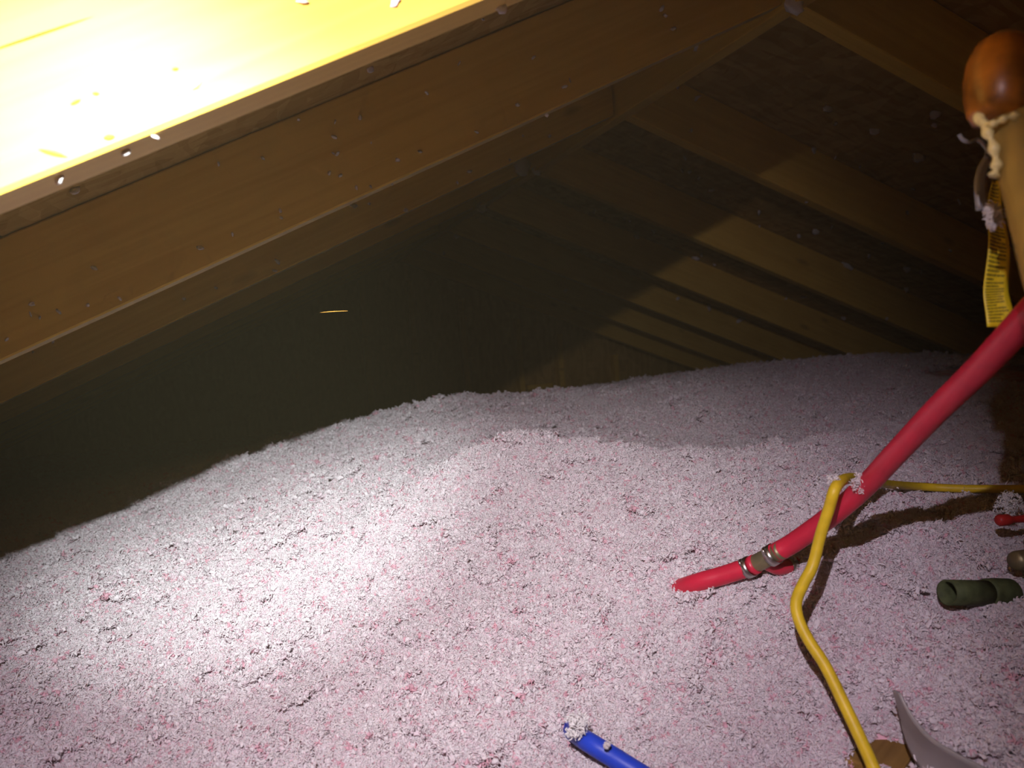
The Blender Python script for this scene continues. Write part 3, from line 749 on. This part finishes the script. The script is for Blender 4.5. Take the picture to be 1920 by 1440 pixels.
# ------------------------------------------------------------------ yellow printed tag with clip
def tag_material():
    m, nt, bs = new_mat('yellow_printed_card'); L = nt.links
    uv = N(nt, 'ShaderNodeUVMap'); sp = N(nt, 'ShaderNodeSeparateXYZ'); L.new(uv.outputs[0], sp.inputs[0])
    mul = N(nt, 'ShaderNodeMath', operation='MULTIPLY', i_1=44.0); L.new(sp.outputs[1], mul.inputs[0])
    fr = N(nt, 'ShaderNodeMath', operation='FRACT'); L.new(mul.outputs[0], fr.inputs[0])
    ln = N(nt, 'ShaderNodeMath', operation='GREATER_THAN', i_1=.42); L.new(fr.outputs[0], ln.inputs[0])
    flo = N(nt, 'ShaderNodeMath', operation='FLOOR'); L.new(mul.outputs[0], flo.inputs[0])
    wn = N(nt, 'ShaderNodeTexWhiteNoise', noise_dimensions='1D'); L.new(flo.outputs[0], wn.inputs['W'])
    # ragged line ends
    pw = N(nt, 'ShaderNodeMath', operation='POWER', i_1=4.0); L.new(wn.outputs[0], pw.inputs[0])
    en = N(nt, 'ShaderNodeMath', operation='MULTIPLY_ADD', i_1=-.5, i_2=.86); L.new(pw.outputs[0], en.inputs[0])
    lt = N(nt, 'ShaderNodeMath', operation='LESS_THAN'); L.new(sp.outputs[0], lt.inputs[0]); L.new(en.outputs[0], lt.inputs[1])
    gt = N(nt, 'ShaderNodeMath', operation='GREATER_THAN', i_1=.06); L.new(sp.outputs[0], gt.inputs[0])
    bt = N(nt, 'ShaderNodeMath', operation='GREATER_THAN', i_1=.03); L.new(sp.outputs[1], bt.inputs[0])
    # letters along a line
    cx = N(nt, 'ShaderNodeCombineXYZ'); sx = N(nt, 'ShaderNodeMath', operation='MULTIPLY', i_1=34.0); L.new(sp.outputs[0], sx.inputs[0])
    L.new(sx.outputs[0], cx.inputs[0]); L.new(flo.outputs[0], cx.inputs[1])
    tn = N(nt, 'ShaderNodeTexNoise'); tn.inputs['Scale'].default_value = 1.0; tn.inputs['Detail'].default_value = 2; L.new(cx.outputs[0], tn.inputs[0])
    tg = N(nt, 'ShaderNodeMath', operation='GREATER_THAN', i_1=.42); L.new(tn.outputs[0], tg.inputs[0])
    a = ln.outputs[0]
    for q in (lt, gt, bt, tg):
        mm = N(nt, 'ShaderNodeMath', operation='MULTIPLY'); L.new(a, mm.inputs[0]); L.new(q.outputs[0], mm.inputs[1]); a = mm.outputs[0]
    sc = N(nt, 'ShaderNodeMath', operation='MULTIPLY', i_1=.8); L.new(a, sc.inputs[0])
    mx = N(nt, 'ShaderNodeMix', data_type='RGBA'); L.new(sc.outputs[0], mx.inputs[0])
    mx.inputs[6].default_value = (.86, .66, .015, 1); mx.inputs[7].default_value = (.10, .075, .01, 1)
    L.new(mx.outputs[2], bs.inputs['Base Color']); bs.inputs['Roughness'].default_value = .5
    return m
KT = .45
edgeL = [(1862, 338), (1857, 380), (1852, 420), (1850, 470), (1848, 530), (1849, 570), (1848, 613)]
edgeR = [(1876, 338), (1884, 390), (1887, 430), (1891, 480), (1894, 530), (1898, 565), (1906, 612)]
Lp = smooth_path([list(at(u, v, KT)) for u, v in edgeL], 5); Rp = smooth_path([list(at(u, v, KT - .002)) for u, v in edgeR], 5)
V, F, UV = [], [], []; n = len(Lp); mw = 5
for i in range(n):
    for j in range(mw + 1):
        t = j / mw; V.append(Vector(Lp[i]).lerp(Vector(Rp[i]), t) + FW * (.0015 * math.sin(t * 3) + .002 * math.sin(i * .35))); UV.append((t, 1 - i / (n - 1)))
for i in range(n - 1):
    for j in range(mw):
        q = i * (mw + 1) + j; F.append((q, q + mw + 1, q + mw + 2, q + 1))
me = mesh_from('card', V, F, True)
ul = me.uv_layers.new(name='UVMap')
for lp in me.loops: ul.data[lp.index].uv = UV[lp.vertex_index]
root = empty('warning_tag', at(1868, 340, KT)); tag(root, 'yellow paper tag printed with small black text hanging by the tan pipe', 'tag')
card = part('card', me, tag_material(), root); card.modifiers.new('thickness', 'SOLIDIFY').thickness = .0004
cl = smooth_path([list(at(u, v, KT - .006)) for u, v in [(1849, 296), (1842, 318), (1836, 345), (1840, 396)]], 5)
V, F = [], []
for i, p in enumerate(cl):
    p = Vector(p); w = .0032 if i > 3 else .0012 + .0005 * i
    V += [p - RT * w, p - RT * w * .3 - FW * .0012, p + RT * w * .5 - FW * .0012, p + RT * w]
for i in range(len(cl) - 1):
    for j in range(3): q = i * 4 + j; F.append((q, q + 1, q + 5, q + 4))
cme = mesh_from('clip', V, F, True)
clp = part('clip', cme, M_CLEAR, root, 'clear grey plastic clip'); clp.modifiers.new('thickness', 'SOLIDIFY').thickness = .0008
rg = smooth_path([list(at(u, v, KT - .02)) for u, v in [(1798, 252), (1805, 262), (1818, 266), (1834, 262), (1850, 280), (1849, 296)]], 6)
part('tie', tube_mesh('tie', rg, .0011, 10), M_CLEAR, root, 'thin clear tie')
tuft(1862, 406, KT - .028, 64, 'pink insulation clump stuck on the yellow tag', 15, (.6, .4, 1.1), n=12)
